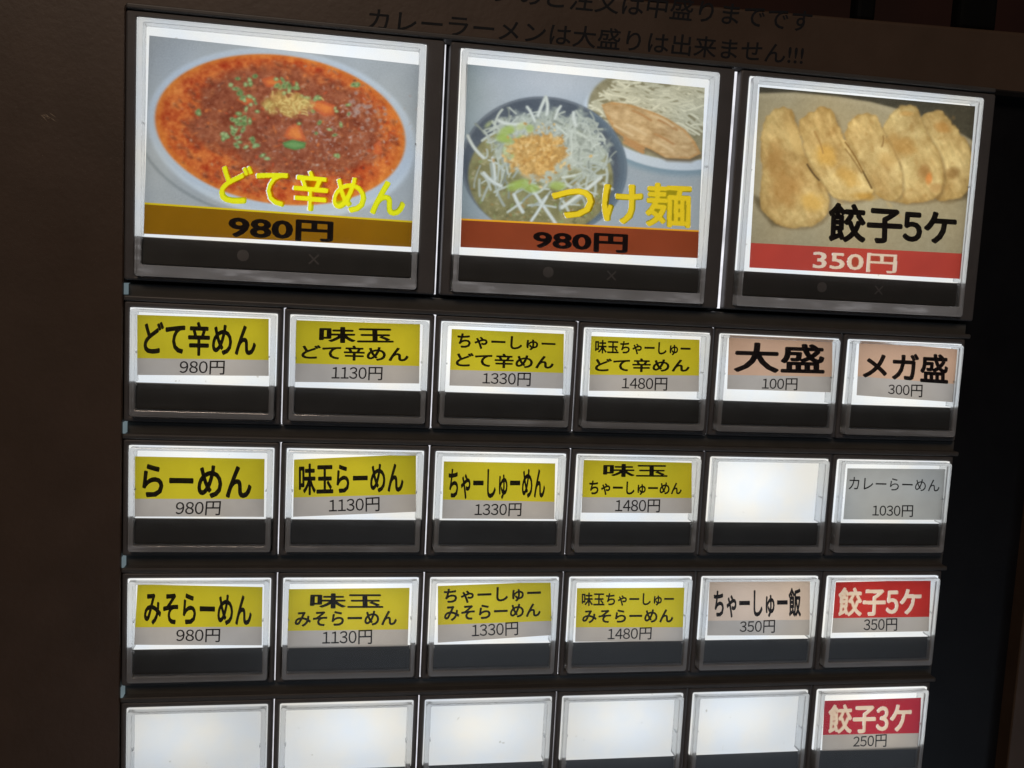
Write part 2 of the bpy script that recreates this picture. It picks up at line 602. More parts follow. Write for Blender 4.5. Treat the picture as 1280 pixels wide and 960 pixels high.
# ---- a push button: bezel body (> clear rim, clear pane, light panel, black strip, marks)
def push_button(w, top, bot, bez, lit_bot, strip, wall, wtop, wbot, label=None):
    """local frame: cover's top left corner at (0, top)"""
    h = top - bot
    org = (0, top, 0)
    v, f = ring_geo(bez, (-.27, w + .27, bot - .15, top + .27), -7.3, -2.0, .5, .6, .6)
    root = mesh_obj('push_button', v, f, M_BEZEL, org, machine)
    # clear rim with tiny clip seams in its sides
    outer = (0, w, bot, top)
    inner = (wall, w - wall, bot + wbot, top - wtop)
    g = ring_geo(outer, inner, -4.2, 0, .22, .8, .4)
    yc = top - h * .40
    yd = top - (top - lit_bot) - .6
    tabs = []
    for xx in (wall + .02, w - wall - .32):
        for yy in (yc, yd):
            tabs.append(box_geo(xx, xx + .30, yy - .25, yy + .25, -2.4, -.55, .06, 1))
    v, f = join(g, *tabs)
    mesh_obj('clear_rim', v, f, M_RIM, org, root)
    v, f = box_geo(inner[0] - .4, inner[1] + .4, inner[2] - .4, inner[3] + .4, -.9, -.86)
    v = [(inner[0] + .02, inner[2] + .02, -.5), (inner[1] - .02, inner[2] + .02, -.5), (inner[1] - .02, inner[3] - .02, -.5), (inner[0] + .02, inner[3] - .02, -.5)]
    mesh_obj('clear_pane', v, [[0, 1, 2, 3]], M_PANE, org, root)
    v, f = join(box_geo(-.1, w + .1, lit_bot, top + .1, -5.4, -4.5), box_geo(-.24, -.1, lit_bot, top + .24, -5.4, -1.7), box_geo(w + .1, w + .24, lit_bot, top + .24, -5.4, -1.7),  # plate plus glowing side walls, added so the clear rim looks bright
                box_geo(-.1, w + .1, top + .1, top + .24, -5.4, -1.7),
                box_geo(wall + .05, w - wall - .05, lit_bot - .04, lit_bot + .1, -4.5, -1.5))
    p = mesh_obj('light_panel', v, f, M_GLOW, ((w) / 2, (lit_bot + top) / 2, -5), root)
    p['glow'] = 1.05
    sx0, sx1, sy0, sy1 = strip
    v, f = join(box_geo(sx0, sx1, sy0, sy1, -5.6, -1.5, .25), box_geo(-.08, w + .08, bot, lit_bot - .05, -7.0, -4.4))
    mesh_obj('black_strip', v, f, M_STRIP, org, root)
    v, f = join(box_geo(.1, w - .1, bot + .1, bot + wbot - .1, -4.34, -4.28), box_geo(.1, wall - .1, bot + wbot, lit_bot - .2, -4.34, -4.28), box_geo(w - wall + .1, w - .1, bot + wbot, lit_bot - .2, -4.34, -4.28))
    p = mesh_obj('added_glow_strip', v, f, M_RIM_GLOW, org, root)  # glowing strips added to brighten the lower rim, no real part
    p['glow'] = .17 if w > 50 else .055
    return root

def copy_button(src, x, y, src_xy):
    d = Vector((x - src_xy[0], 0, y - src_xy[1])) * .001
    r = src.copy()
    put(r, WPOS[src.name] + d, machine)
    for ch in src.children:
        c = ch.copy()
        put(c, WPOS[ch.name] + d, r)
    return r

small = push_button(36.2, 0.0, -27.75, (-1.75, 37.85, -29.35, 1.9), -18.9, (1.1, 35.1, -25.9, -19.0), 1.35, .75, 1.7)
small_buttons = {(0, 0): small}
for ri, y in enumerate(ROWS[:4]):
    for ci, x in enumerate(COLS):
        if (ri, ci) == (0, 0): continue
        small_buttons[ri, ci] = copy_button(small, x, y, (0, 0))
big = push_button(71.4, 0.0, -63.6, (-2.95, 76.52, -64.75, 1.9), -53.5, (1.45, 69.9, -60.5, -53.65), 1.5, 1.2, 2.9)
# the unlit round and cross marks of the picture buttons
def disc(cx, cy, r, z, n=20):
    return [(cx + r * math.cos(2 * math.pi * k / n), cy + r * math.sin(2 * math.pi * k / n), z) for k in range(n)], [list(range(n))]
v, f = disc(26.4, -57.0, 1.5, -1.47)
mesh_obj('dot_mark', v, f, M_MARK, (26.4, -57, -1.47), big)
a = join(([(-1.4, -1.1, 0), (-1.1, -1.4, 0), (1.4, 1.1, 0), (1.1, 1.4, 0)], [[0, 1, 2, 3]]), ([(-1.4, 1.1, .004), (-1.1, 1.4, .004), (1.4, -1.1, .004), (1.1, -1.4, .004)], [[3, 2, 1, 0]]))
mesh_obj('cross_mark', [(x + 44.4, y - 57, z - 1.47) for x, y, z in a[0]], a[1], M_MARK, (44.4, -57, -1.47), big)
bigs = [big]
for x in LX[1:]:
    bigs.append(copy_button(big, x, LY, (0, 0)))
d = Vector((LX[0], 0, LY)) * .001
big.location += d
for b in bigs: pass
WPOS[big.name] = WPOS[big.name] + d

def light_of(b): return [c for c in b.children if c.name.startswith('light_panel')][0]
BLANK = {(1, 4): 1.0, (3, 0): .74, (3, 1): .84, (3, 2): .84, (3, 3): .84, (3, 4): .86}
for k, b in small_buttons.items():
    light_of(b)['glow'] = BLANK.get(k, 1.06 + random.uniform(-.05, .05))
    if k in BLANK:
        tag(b, 'blank push button glowing white without a menu card')
for b in bigs: light_of(b)['glow'] = 1.08

# ------------------------------------------------------------------ menu cards slipped into the buttons
CZ = -1.25
INK_GAP = .05
def menu_card(zoom, quad, split, head_mat, lines, price, label, ink=M_INK, bold=.029, cut=None):
    """quad = TL TR BR BL of the slip, split = y of the band's lower edge left / right"""
    Q = zquad(zoom, quad, CZ)
    c = np.mean(np.array(Q), 0)
    root = empty('menu_card', (c[0], c[1], CZ))
    tag(root, label, 'menu card', 'menu cards slipped into the small lit buttons')
    TL, TR, BR, BL = quad
    if split:
        tl = (split[0] - TL[1]) / (BL[1] - TL[1]); tr = (split[1] - TR[1]) / (BR[1] - TR[1])
        ML = (TL[0] + (BL[0] - TL[0]) * tl, split[0]); MR = (TR[0] + (BR[0] - TR[0]) * tr, split[1])
        hq = zquad(zoom, [TL, TR, MR, ML], CZ)
        if cut:
            head = cut_band('heading_band', zoom, [TL, TR, MR, ML], CZ, root, cut, lines, bold)
        else:
            head = sheet('heading_band', hq, CZ, head_mat, root)
        strip = sheet('price_strip', zquad(zoom, [ML, MR, BR, BL], CZ), CZ, M_PAPER, root)
    else:
        head = strip = sheet('paper_slip', Q, CZ, head_mat, root)
    for text, tq in lines:
        lettering('heading_lettering', text, zquad(zoom, tq, CZ), CZ + INK_GAP, ink, head, bold)
    lettering('price_lettering', price[0], zquad(zoom, price[1], CZ), CZ + INK_GAP, M_INK, strip, .007)
    return root

def grid_sheet(name, quad, z, parent, nx, ny, colours):
    """flat print with its colours on a fine grid; colours = (ny, nx, 3) linear, row 0 at the bottom"""
    s, t = np.meshgrid(np.linspace(0, 1, nx), np.linspace(0, 1, ny))
    xy = bil(quad, s.ravel(), t.ravel())
    c = np.mean(np.array(quad), 0)
    w0 = W(c[0], c[1], z)
    co = np.zeros((nx * ny, 3), np.float32)
    co[:, 0] = xy[:, 0] * .001 - w0.x
    co[:, 2] = H0 + xy[:, 1] * .001 - w0.z
    i = (np.arange(ny - 1)[:, None] * nx + np.arange(nx - 1)[None]).ravel()
    fa = np.stack([i, i + 1, i + nx + 1, i + nx], 1)
    me = bpy.data.meshes.new(name)
    me.vertices.add(nx * ny)
    me.vertices.foreach_set('co', co.ravel())
    me.loops.add(fa.size)
    me.loops.foreach_set('vertex_index', fa.ravel().astype(np.int32))
    me.polygons.add(len(fa))
    me.polygons.foreach_set('loop_start', np.arange(0, fa.size, 4, dtype=np.int32))
    me.update(calc_edges=True)
    at = me.color_attributes.new('print_colour', 'FLOAT_COLOR', 'POINT')
    rgba = np.ones((nx * ny, 4), np.float32)
    rgba[:, :3] = np.clip(colours.reshape(-1, 3), 0, .97)
    at.data.foreach_set('color', rgba.ravel())
    me.materials.append(M_PRINT)
    o = bpy.data.objects.new(name, me)
    return put(o, w0, parent)

def text_mask(text, tq, X, Y, bold, narrow=True):
    """True where the grid points X, Y (picture pixels) lie under the lettering"""
    uv, f, _ = glyph_mesh(text, bold, False, narrow)
    P = bil(tq, uv[:, 0], uv[:, 1])
    m = np.zeros(X.shape, bool)
    ny, nx = X.shape
    for poly in f:
        p0 = P[poly[0]]
        for k in range(1, len(poly) - 1):
            A, B, C = p0, P[poly[k]], P[poly[k + 1]]
            lo = np.minimum(np.minimum(A, B), C); hi = np.maximum(np.maximum(A, B), C)
            sel = (X >= lo[0]) & (X <= hi[0]) & (Y >= lo[1]) & (Y <= hi[1])
            if not sel.any(): continue
            x, y = X[sel], Y[sel]
            def e(p, q): return (q[0] - p[0]) * (y - p[1]) - (q[1] - p[1]) * (x - p[0])
            a, b, c = e(A, B), e(B, C), e(C, A)
            m[sel] |= ((a >= 0) & (b >= 0) & (c >= 0)) | ((a <= 0) & (b <= 0) & (c <= 0))
    return m

def pixel_grid(zoom, quad, nx, ny):
    """where each point of the flat print lies in the measured picture"""
    s, t = np.meshgrid(np.linspace(0, 1, nx), np.linspace(0, 1, ny))
    g = bil(zquad(zoom, quad, CZ), s, t)
    p = np.stack([g[..., 0], g[..., 1], np.full(g.shape[:2], CZ)], -1) - CAM
    c = p @ ROT.T
    a, b, k = ZOOM[zoom]
    return (640 - F_PX * c[..., 0] / c[..., 2] - a) / k, (480 + F_PX * c[..., 1] / c[..., 2] - b) / k

def soften(C, n=1):
    for _ in range(n):
        for ax in (0, 1):
            P = np.concatenate([np.take(C, [0], ax), C, np.take(C, [-1], ax)], ax)
            m = C.shape[ax]
            C = .25 * np.take(P, range(0, m), ax) + .5 * np.take(P, range(1, m + 1), ax) + .25 * np.take(P, range(2, m + 2), ax)
    return C

RNG = np.random.default_rng(5)
def vnoise(X, Y, size):
    """smooth value noise over pixel coordinates"""
    gx, gy = X / size, Y / size
    x0, y0 = np.floor(gx).astype(int), np.floor(gy).astype(int)
    tab = RNG.random((256, 256))
    fx, fy = gx - x0, gy - y0
    fx = fx * fx * (3 - 2 * fx); fy = fy * fy * (3 - 2 * fy)
    g = lambda a, b: tab[b % 256, a % 256]
    return (g(x0, y0) * (1 - fx) + g(x0 + 1, y0) * fx) * (1 - fy) + (g(x0, y0 + 1) * (1 - fx) + g(x0 + 1, y0 + 1) * fx) * fy
def fbm(X, Y, size, n=4):
    s = 0; a = .5; t = 0
    for k in range(n):
        s = s + a * vnoise(X + 91 * k, Y + 37 * k, size / 2 ** k); t += a; a *= .6
    return s / t
def sstep(x, a, b):
    t = np.clip((x - a) / (b - a), 0, 1)
    return t * t * (3 - 2 * t)
def mix(C, col, m):
    return C * (1 - m[..., None]) + np.asarray(col, float) * m[..., None]

def cut_band(name, zoom, bq, z, parent, colour, lines, bold):
    nx, ny = 220, 90
    X, Y = pixel_grid(zoom, bq, nx, ny)
    C = np.zeros((ny, nx, 3)) + np.asarray(colour, float)
    C *= (.94 + .12 * fbm(X, Y, 60))[..., None]
    out = lin(np.clip(C, 0, 255)) / .74
    for text, tq in lines:
        out[text_mask(text, tq, X, Y, bold + .001)] = .95
    return grid_sheet(name, zquad(zoom, bq, z), z, parent, nx, ny, out)

Y_, P_ = M_YELLOW, M_PAPER
menu_card(4, [(105, 135), (520, 148), (520, 328), (105, 325)], (272, 278), Y_, [('どて辛めん', [(127, 152), (480, 162), (480, 268), (124, 262)])], ('980円', [(240, 280), (382, 280), (380, 324), (238, 322)]),
          'yellow menu card reading どて辛めん over 980円 in the upper left small button')
menu_card(4, [(607, 152), (998, 165), (995, 352), (603, 347)], (289, 297), Y_, [('味玉', [(680, 172), (912, 176), (915, 225), (678, 224)]), ('どて辛めん', [(625, 228), (962, 236), (962, 285), (622, 275)])], ('1130円', [(720, 298), (880, 300), (878, 342), (718, 340)]),
          'yellow two-line menu card reading 味玉 どて辛めん priced 1130円')
menu_card(5, [(95, 113), (480, 130), (477, 318), (87, 307)], (253, 264), Y_, [('ちゃーしゅー', [(115, 127), (452, 145), (450, 188), (113, 180)]), ('どて辛めん', [(112, 192), (445, 203), (445, 252), (107, 243)])], ('1330円', [(202, 263), (367, 263), (365, 310), (200, 303)]),
          'yellow two-line menu card reading ちゃーしゅー どて辛めん priced 1330円')
menu_card(5, [(572, 137), (945, 150), (942, 328), (566, 325)], (270, 273), Y_, [('味玉ちゃーしゅー', [(587, 150), (915, 158), (913, 205), (586, 197)]), ('どて辛めん', [(587, 212), (912, 215), (910, 262), (585, 260)])], ('1480円', [(680, 280), (835, 280), (833, 325), (678, 320)]),
          'yellow two-line menu card reading 味玉ちゃーしゅー どて辛めん priced 1480円')
menu_card(6, [(145, 112), (510, 127), (508, 312), (138, 300)], (250, 257), M_PEACH, [('大盛', [(165, 133), (482, 143), (482, 248), (160, 240)])], ('100円', [(263, 262), (387, 262), (385, 305), (260, 302)]),
          'peach menu card reading 大盛 over 100円', bold=.03)
menu_card(6, [(605, 130), (952, 160), (940, 347), (595, 322)], (255, 282), M_PEACH, [('メガ盛', [(620, 167), (918, 178), (918, 282), (615, 262)])], ('300円', [(707, 283), (828, 285), (826, 330), (705, 320)]),
          'tilted peach menu card reading メガ盛 over 300円', bold=.03)
menu_card(4, [(98, 582), (507, 590), (505, 773), (97, 772)], (716, 717), Y_, [('らーめん', [(122, 605), (465, 612), (467, 715), (120, 712)])], ('980円', [(228, 725), (370, 723), (366, 768), (225, 768)]),
          'yellow menu card reading らーめん over 980円 below the どて辛めん card')
menu_card(4, [(600, 592), (985, 575), (985, 757), (597, 773)], (712, 702), Y_, [('味玉らーめん', [(615, 605), (945, 598), (946, 698), (615, 705)])], ('1130円', [(710, 718), (870, 710), (870, 755), (710, 760)]),
          'yellow card sitting askew reading 味玉らーめん on one line over 1130円')
menu_card(5, [(68, 567), (450, 574), (447, 765), (62, 763)], (698, 706), Y_, [('ちゃーしゅーめん', [(85, 592), (415, 592), (415, 697), (82, 697)])], ('1330円', [(175, 712), (335, 710), (333, 755), (173, 755)]),
          'yellow menu card with one tall line reading ちゃーしゅーめん over 1330円')
menu_card(5, [(547, 562), (918, 572), (918, 745), (540, 743)], (690, 693), Y_, [('味玉', [(615, 575), (835, 577), (835, 622), (613, 620)]), ('ちゃーしゅーめん', [(567, 632), (884, 640), (883, 682), (565, 683)])], ('1480円', [(657, 698), (810, 697), (808, 742), (655, 742)]),
          'yellow two-line menu card reading 味玉 ちゃーしゅーめん priced 1480円')
menu_card(6, [(563, 580), (908, 583), (900, 762), (548, 760)], None, M_PAPER_COOL, [('カレーらーめん', [(570, 610), (887, 620), (887, 662), (566, 655)])], ('1030円', [(652, 710), (795, 710), (793, 752), (650, 750)]),
          'plain grey menu card reading カレーらーめん in thin letters over 1030円', bold=.004)
menu_card(7, [(125, 150), (590, 160), (587, 377), (112, 375)], (310, 308), Y_, [('みそらーめん', [(150, 178), (550, 190), (550, 305), (148, 300)])], ('980円', [(270, 317), (433, 315), (431, 365), (268, 365)]),
          'yellow menu card with one line reading みそらーめん over 980円')
menu_card(7, [(687, 168), (1137, 163), (1130, 380), (680, 388)], (323, 318), Y_, [('味玉', [(768, 183), (1037, 183), (1040, 240), (765, 240)]), ('みそらーめん', [(712, 250), (1090, 247), (1090, 303), (708, 308)])], ('1130円', [(813, 325), (998, 318), (997, 372), (812, 375)]),
          'yellow two-line menu card reading 味玉 みそらーめん priced 1130円')
menu_card(8, [(92, 143), (567, 125), (572, 350), (92, 382)], (307, 290), Y_, [('ちゃーしゅー', [(117, 155), (527, 140), (525, 205), (117, 218)]), ('みそらーめん', [(120, 225), (525, 215), (525, 272), (117, 292)])], ('1330円', [(235, 305), (430, 293), (430, 350), (235, 360)]),
          'yellow card tilted up to the right reading ちゃーしゅー みそらーめん priced 1330円')
menu_card(8, [(678, 152), (1130, 150), (1122, 375), (670, 378)], (317, 317), Y_, [('味玉ちゃーしゅー', [(698, 170), (1087, 170), (1085, 225), (697, 228)]), ('みそらーめん', [(702, 243), (1083, 240), (1083, 298), (698, 300)])], ('1480円', [(808, 322), (993, 316), (990, 368), (806, 372)]),
          'yellow two-line menu card reading 味玉ちゃーしゅー みそらーめん priced 1480円')
menu_card(9, [(82, 113), (465, 110), (463, 317), (73, 318)], (262, 258), M_BEIGE, [('ちゃーしゅー飯', [(98, 140), (430, 135), (430, 247), (97, 252)])], ('350円', [(198, 263), (332, 258), (330, 308), (196, 308)]),
          'pale beige menu card reading ちゃーしゅー飯 over 350円')
menu_card(9, [(563, 115), (925, 107), (917, 302), (548, 308)], (252, 247), None, [('餃子5ケ', [(575, 135), (890, 135), (888, 242), (570, 245)])], ('350円', [(670, 255), (797, 252), (796, 300), (668, 302)]),
          'red menu card with pale letters reading 餃子5ケ over 350円', ink=M_FILM_PALE, bold=.024, cut=(160, 42, 38))
menu_card(9, [(520, 567), (888, 555), (880, 752), (510, 757)], (697, 690), None, [('餃子3ケ', [(537, 582), (853, 573), (850, 688), (532, 692)])], ('250円', [(630, 702), (757, 693), (755, 742), (628, 745)]),
          'red menu card with pale letters reading 餃子3ケ over 250円 near the bottom', ink=M_FILM_PALE, bold=.024, cut=(150, 32, 46))

# ------------------------------------------------------------------ printed food pictures of the three big buttons
def ell(X, Y, cx, cy, a, b, deg=0, soft=3.0):
    t = math.radians(deg)
    x = (X - cx) * math.cos(t) + (Y - cy) * math.sin(t)
    y = -(X - cx) * math.sin(t) + (Y - cy) * math.cos(t)
    r = np.sqrt((x / a) ** 2 + (y / b) ** 2)
    return r, 1 - sstep((r - 1) * min(a, b), -soft, soft)

def rounded(poly, n=2):
    P = np.asarray(poly, float)
    for _ in range(n):
        Q = np.roll(P, -1, 0)
        P = np.stack([P * .75 + Q * .25, P * .25 + Q * .75], 1).reshape(-1, 2)
    return P

def inside(X, Y, poly, soft=4.0):
    """soft mask of a polygon and the signed distance to its edge"""
    P = np.asarray(poly, float)
    d = np.full(X.shape, 1e9)
    ins = np.zeros(X.shape, bool)
    n = len(P)
    for i in range(n):
        A, B = P[i], P[(i + 1) % n]
        e = B - A
        wx, wy = X - A[0], Y - A[1]
        t = np.clip((wx * e[0] + wy * e[1]) / (e @ e + 1e-9), 0, 1)
        d = np.minimum(d, (wx - e[0] * t) ** 2 + (wy - e[1] * t) ** 2)
        c = ((A[1] <= Y) & (B[1] > Y)) | ((B[1] <= Y) & (A[1] > Y))
        den = e[1] if abs(e[1]) > 1e-9 else 1e-9
        ins ^= c & (X < A[0] + (Y - A[1]) * e[0] / den)
    d = np.sqrt(d)
    sd = np.where(ins, d, -d)
    return sstep(sd, -soft, soft), sd

def strand(C, X, Y, p0, p1, p2, w, col, light=18):
    """a noodle or sprout: a curved stroke with a lighter middle"""
    lo = np.minimum(np.minimum(p0, p1), p2) - w * 2
    hi = np.maximum(np.maximum(p0, p1), p2) + w * 2
    sel = (X > lo[0]) & (X < hi[0]) & (Y > lo[1]) & (Y < hi[1])
    if not sel.any(): return
    x, y = X[sel], Y[sel]
    d = np.full(x.shape, 1e9)
    ts = np.linspace(0, 1, 9)
    pts = [(1 - t) ** 2 * np.array(p0) + 2 * t * (1 - t) * np.array(p1) + t * t * np.array(p2) for t in ts]
    for A, B in zip(pts[:-1], pts[1:]):
        e = B - A
        t = np.clip(((x - A[0]) * e[0] + (y - A[1]) * e[1]) / (e @ e + 1e-9), 0, 1)
        d = np.minimum(d, (x - A[0] - e[0] * t) ** 2 + (y - A[1] - e[1] * t) ** 2)
    d = np.sqrt(d)
    m = 1 - sstep(d, w * .6, w * 1.15)
    prof = np.clip(1 - d / w, 0, 1)[:, None] * light - light * .55
    C[sel] = C[sel] * (1 - m[:, None]) + (np.asarray(col, float) + prof) * m[:, None]

def blob(C, X, Y, cx, cy, a, b, deg, col, soft=2.5, op=1.0):
    r = max(a, b) + 6
    sel = (abs(X - cx) < r) & (abs(Y - cy) < r)
    if not sel.any(): return
    _, m = ell(X[sel], Y[sel], cx, cy, a, b, deg, soft)
    C[sel] = C[sel] * (1 - op * m[:, None]) + np.asarray(col, float) * op * m[:, None]

R_ = np.random.default_rng(11)
U = lambda a, b: R_.uniform(a, b)

def paint_spicy(X, Y):
    C = np.zeros(X.shape + (3,)) + np.array([156, 161, 165.])
    C += ((fbm(X, Y, 300) - .5) * 26)[..., None]
    C = mix(C, (140, 143, 146), .7 * (1 - sstep(X * .8 + Y, 60, 420)))
    _, m = ell(X, Y, 612, 450, 600, 372, 9, 10); C = mix(C, (178, 187, 196), m)
    r, m = ell(X, Y, 608, 442, 588, 354, 9, 8); C = mix(C, (168, 178, 190), m * .8)
    _, m1 = ell(X, Y, 560, 470, 598, 368, 9, 5); _, m2 = ell(X, Y, 566, 461, 598, 366, 9, 5)
    C = mix(C, (118, 124, 126), np.clip(m1 - m2, 0, 1) * .7 * (Y > 440) * (X < 480))
    r, m = ell(X, Y, 605, 434, 560, 330, 8, 5)
    n = fbm(X, Y, 46, 5)
    n2 = fbm(X, Y, 14, 3)
    oil = np.array([180, 82, 36.])[None, None] + (n - .5)[..., None] * np.array([70, 92, 40.]) + (n2 - .5)[..., None] * np.array([60, 80, 44.])
    edge = sstep(r, .90, 1.0)[..., None]
    oil = oil * (1 - edge * .6) + np.array([206, 122, 42.]) * edge * .6
    C = C * (1 - m[..., None]) + oil * m[..., None]
    # darker minced middle with a ragged outline
    rr, _ = ell(X, Y, 640, 402, 520, 275, 8)
    rr = rr + (fbm(X, Y, 110, 5) - .5) * .42
    mm = (1 - sstep(rr, .74, .98)) * .92
    meat = np.array([126, 66, 44.])[None, None] + (n - .5)[..., None] * np.array([60, 52, 40.]) + (n2 - .5)[..., None] * np.array([50, 44, 40.])
    C = C * (1 - mm[..., None]) + meat * mm[..., None]
    for k in range(300):                                   # soft glossy lumps under the oil
        a = U(0, 6.283); q = math.sqrt(U(0, 1))
        cx, cy = 610 + 520 * q * math.cos(a), 434 + 300 * q * math.sin(a)
        r_ = U(8, 20); g = U(-1, 1)
        blob(C, X, Y, cx, cy, r_, r_ * U(.5, .8), U(0, 180), (150 + 26 * g, 78 + 24 * g, 44 + 14 * g), 6, .5)
        blob(C, X, Y, cx + r_ * .5, cy + r_ * .45, r_ * .8, r_ * .3, U(0, 60), (92, 44, 28), 4, .4)
        blob(C, X, Y, cx - r_ * .2, cy - r_ * .3, r_ * .25, r_ * .14, 0, (204, 158, 128), 2, .5)
    for k in range(230):                                   # specks of chilli and mince
        a = U(0, 6.283); q = math.sqrt(U(0, 1))
        cx, cy = 640 + 450 * q * math.cos(a), 420 + 280 * q * math.sin(a)
        col = [(176, 72, 40), (150, 96, 70), (96, 54, 40), (196, 104, 50), (164, 128, 104)][R_.integers(5)]
        blob(C, X, Y, cx, cy, U(4, 11), U(2, 6), U(0, 180), col, 2, .75)
    for k in range(260):                                   # glints on the oil, mostly on the right
        cx, cy = R_.normal(850, 150), R_.normal(450, 100)
        blob(C, X, Y, cx, cy, U(3, 10), U(1.6, 3.2), U(0, 180), [(172, 152, 146), (150, 118, 106), (190, 178, 174)][R_.integers(3)], 2, U(.35, .85))
    for k in range(120):
        cx, cy = R_.normal(640, 240), R_.normal(450, 110)
        if ((cx - 605) / 520) ** 2 + ((cy - 434) / 300) ** 2 > 1: continue
        blob(C, X, Y, cx, cy, U(2, 7), U(1.5, 3), U(0, 180), [(164, 132, 118), (88, 50, 40), (150, 104, 86)][R_.integers(3)], 2, U(.3, .8))
    for k in range(26):
        cx, cy = R_.normal(990, 55), R_.normal(380, 50)
        blob(C, X, Y, cx, cy, U(7, 13), U(6, 9), U(0, 180), (166, 142, 134), 4, .7); blob(C, X, Y, cx, cy, 4, 3, 0, (112, 80, 70), 2, .7)
    # orange cubes
    for q in ([(520, 210), (570, 195), (615, 215), (600, 245), (545, 245)], [(735, 310), (780, 300), (850, 325), (845, 370), (800, 375), (745, 340)], [(410, 300), (470, 285), (495, 305), (450, 325)], [(620, 465), (640, 420), (690, 400), (720, 480), (670, 490)], [(1020, 500), (1050, 480), (1060, 540), (1025, 545)]):
        m, sd = inside(X, Y, q, 4); C = mix(C, (186, 84, 44), m * .75); C = mix(C, (212, 126, 56), sstep(sd, 6, 20) * .7 * fbm(X, Y, 30) * 1.6)
    # green onion rings in clusters
    def onions(n, cx, cy, sx, sy, s=11):
        for k in range(n):
            x, y = R_.normal(cx, sx), R_.normal(cy, sy)
            g = U(-18, 18)
            blob(C, X, Y, x, y, U(s * .9, s * 1.6), U(s * .65, s), U(0, 180), (112 + g, 136 + g, 84 + g), 3.5)
            blob(C, X, Y, x + U(-2, 2), y - 1, U(4, 7), U(2.5, 4), U(0, 180), (166, 178, 124) if U(0, 1) < .6 else (72, 92, 48), 2)
    onions(12, 655, 245, 40, 22); onions(16, 440, 420, 26, 50); onions(10, 470, 490, 36, 30); onions(7, 405, 255, 26, 26); onions(4, 475, 235, 10, 22)
    onions(6, 360, 450, 30, 12); onions(3, 235, 360, 12, 8); onions(5, 740, 285, 24, 12); onions(8, 490, 310, 40, 18, 9); onions(7, 790, 420, 50, 34, 9); onions(3, 930, 240, 20, 8); onions(2, 865, 553, 14, 5); onions(4, 880, 340, 24, 12, 8)
    for q in ([(615, 492), (660, 478), (720, 492), (715, 515), (670, 525), (625, 512)],):
        m, sd = inside(X, Y, q, 4); C = mix(C, (78, 116, 60), m); C = mix(C, (108, 144, 84), sstep(sd, 5, 14) * .7)
    # grated ginger heap
    rr, _ = ell(X, Y, 640, 320, 105, 66, 5); rr = rr + (fbm(X, Y, 40, 4) - .5) * 1.2
    gm = (1 - sstep(rr, .55, 1.05)) * .85
    g = np.array([174, 144, 78.])[None, None] + (fbm(X, Y, 15, 4) - .5)[..., None] * np.array([110, 100, 80.])
    C = C * (1 - gm[..., None]) + g * gm[..., None]
    for k in range(46):
        x, y = R_.normal(645, 48), R_.normal(320, 30); a = U(0, 3.14)
        strand(C, X, Y, (x, y), (x + 10 * math.cos(a), y + 9 * math.sin(a) - 4), (x + 20 * math.cos(a), y + 18 * math.sin(a)), U(2, 3.2), (198, 176, 108), 16)
    return C * .93 + np.array([9, 10, 11.])

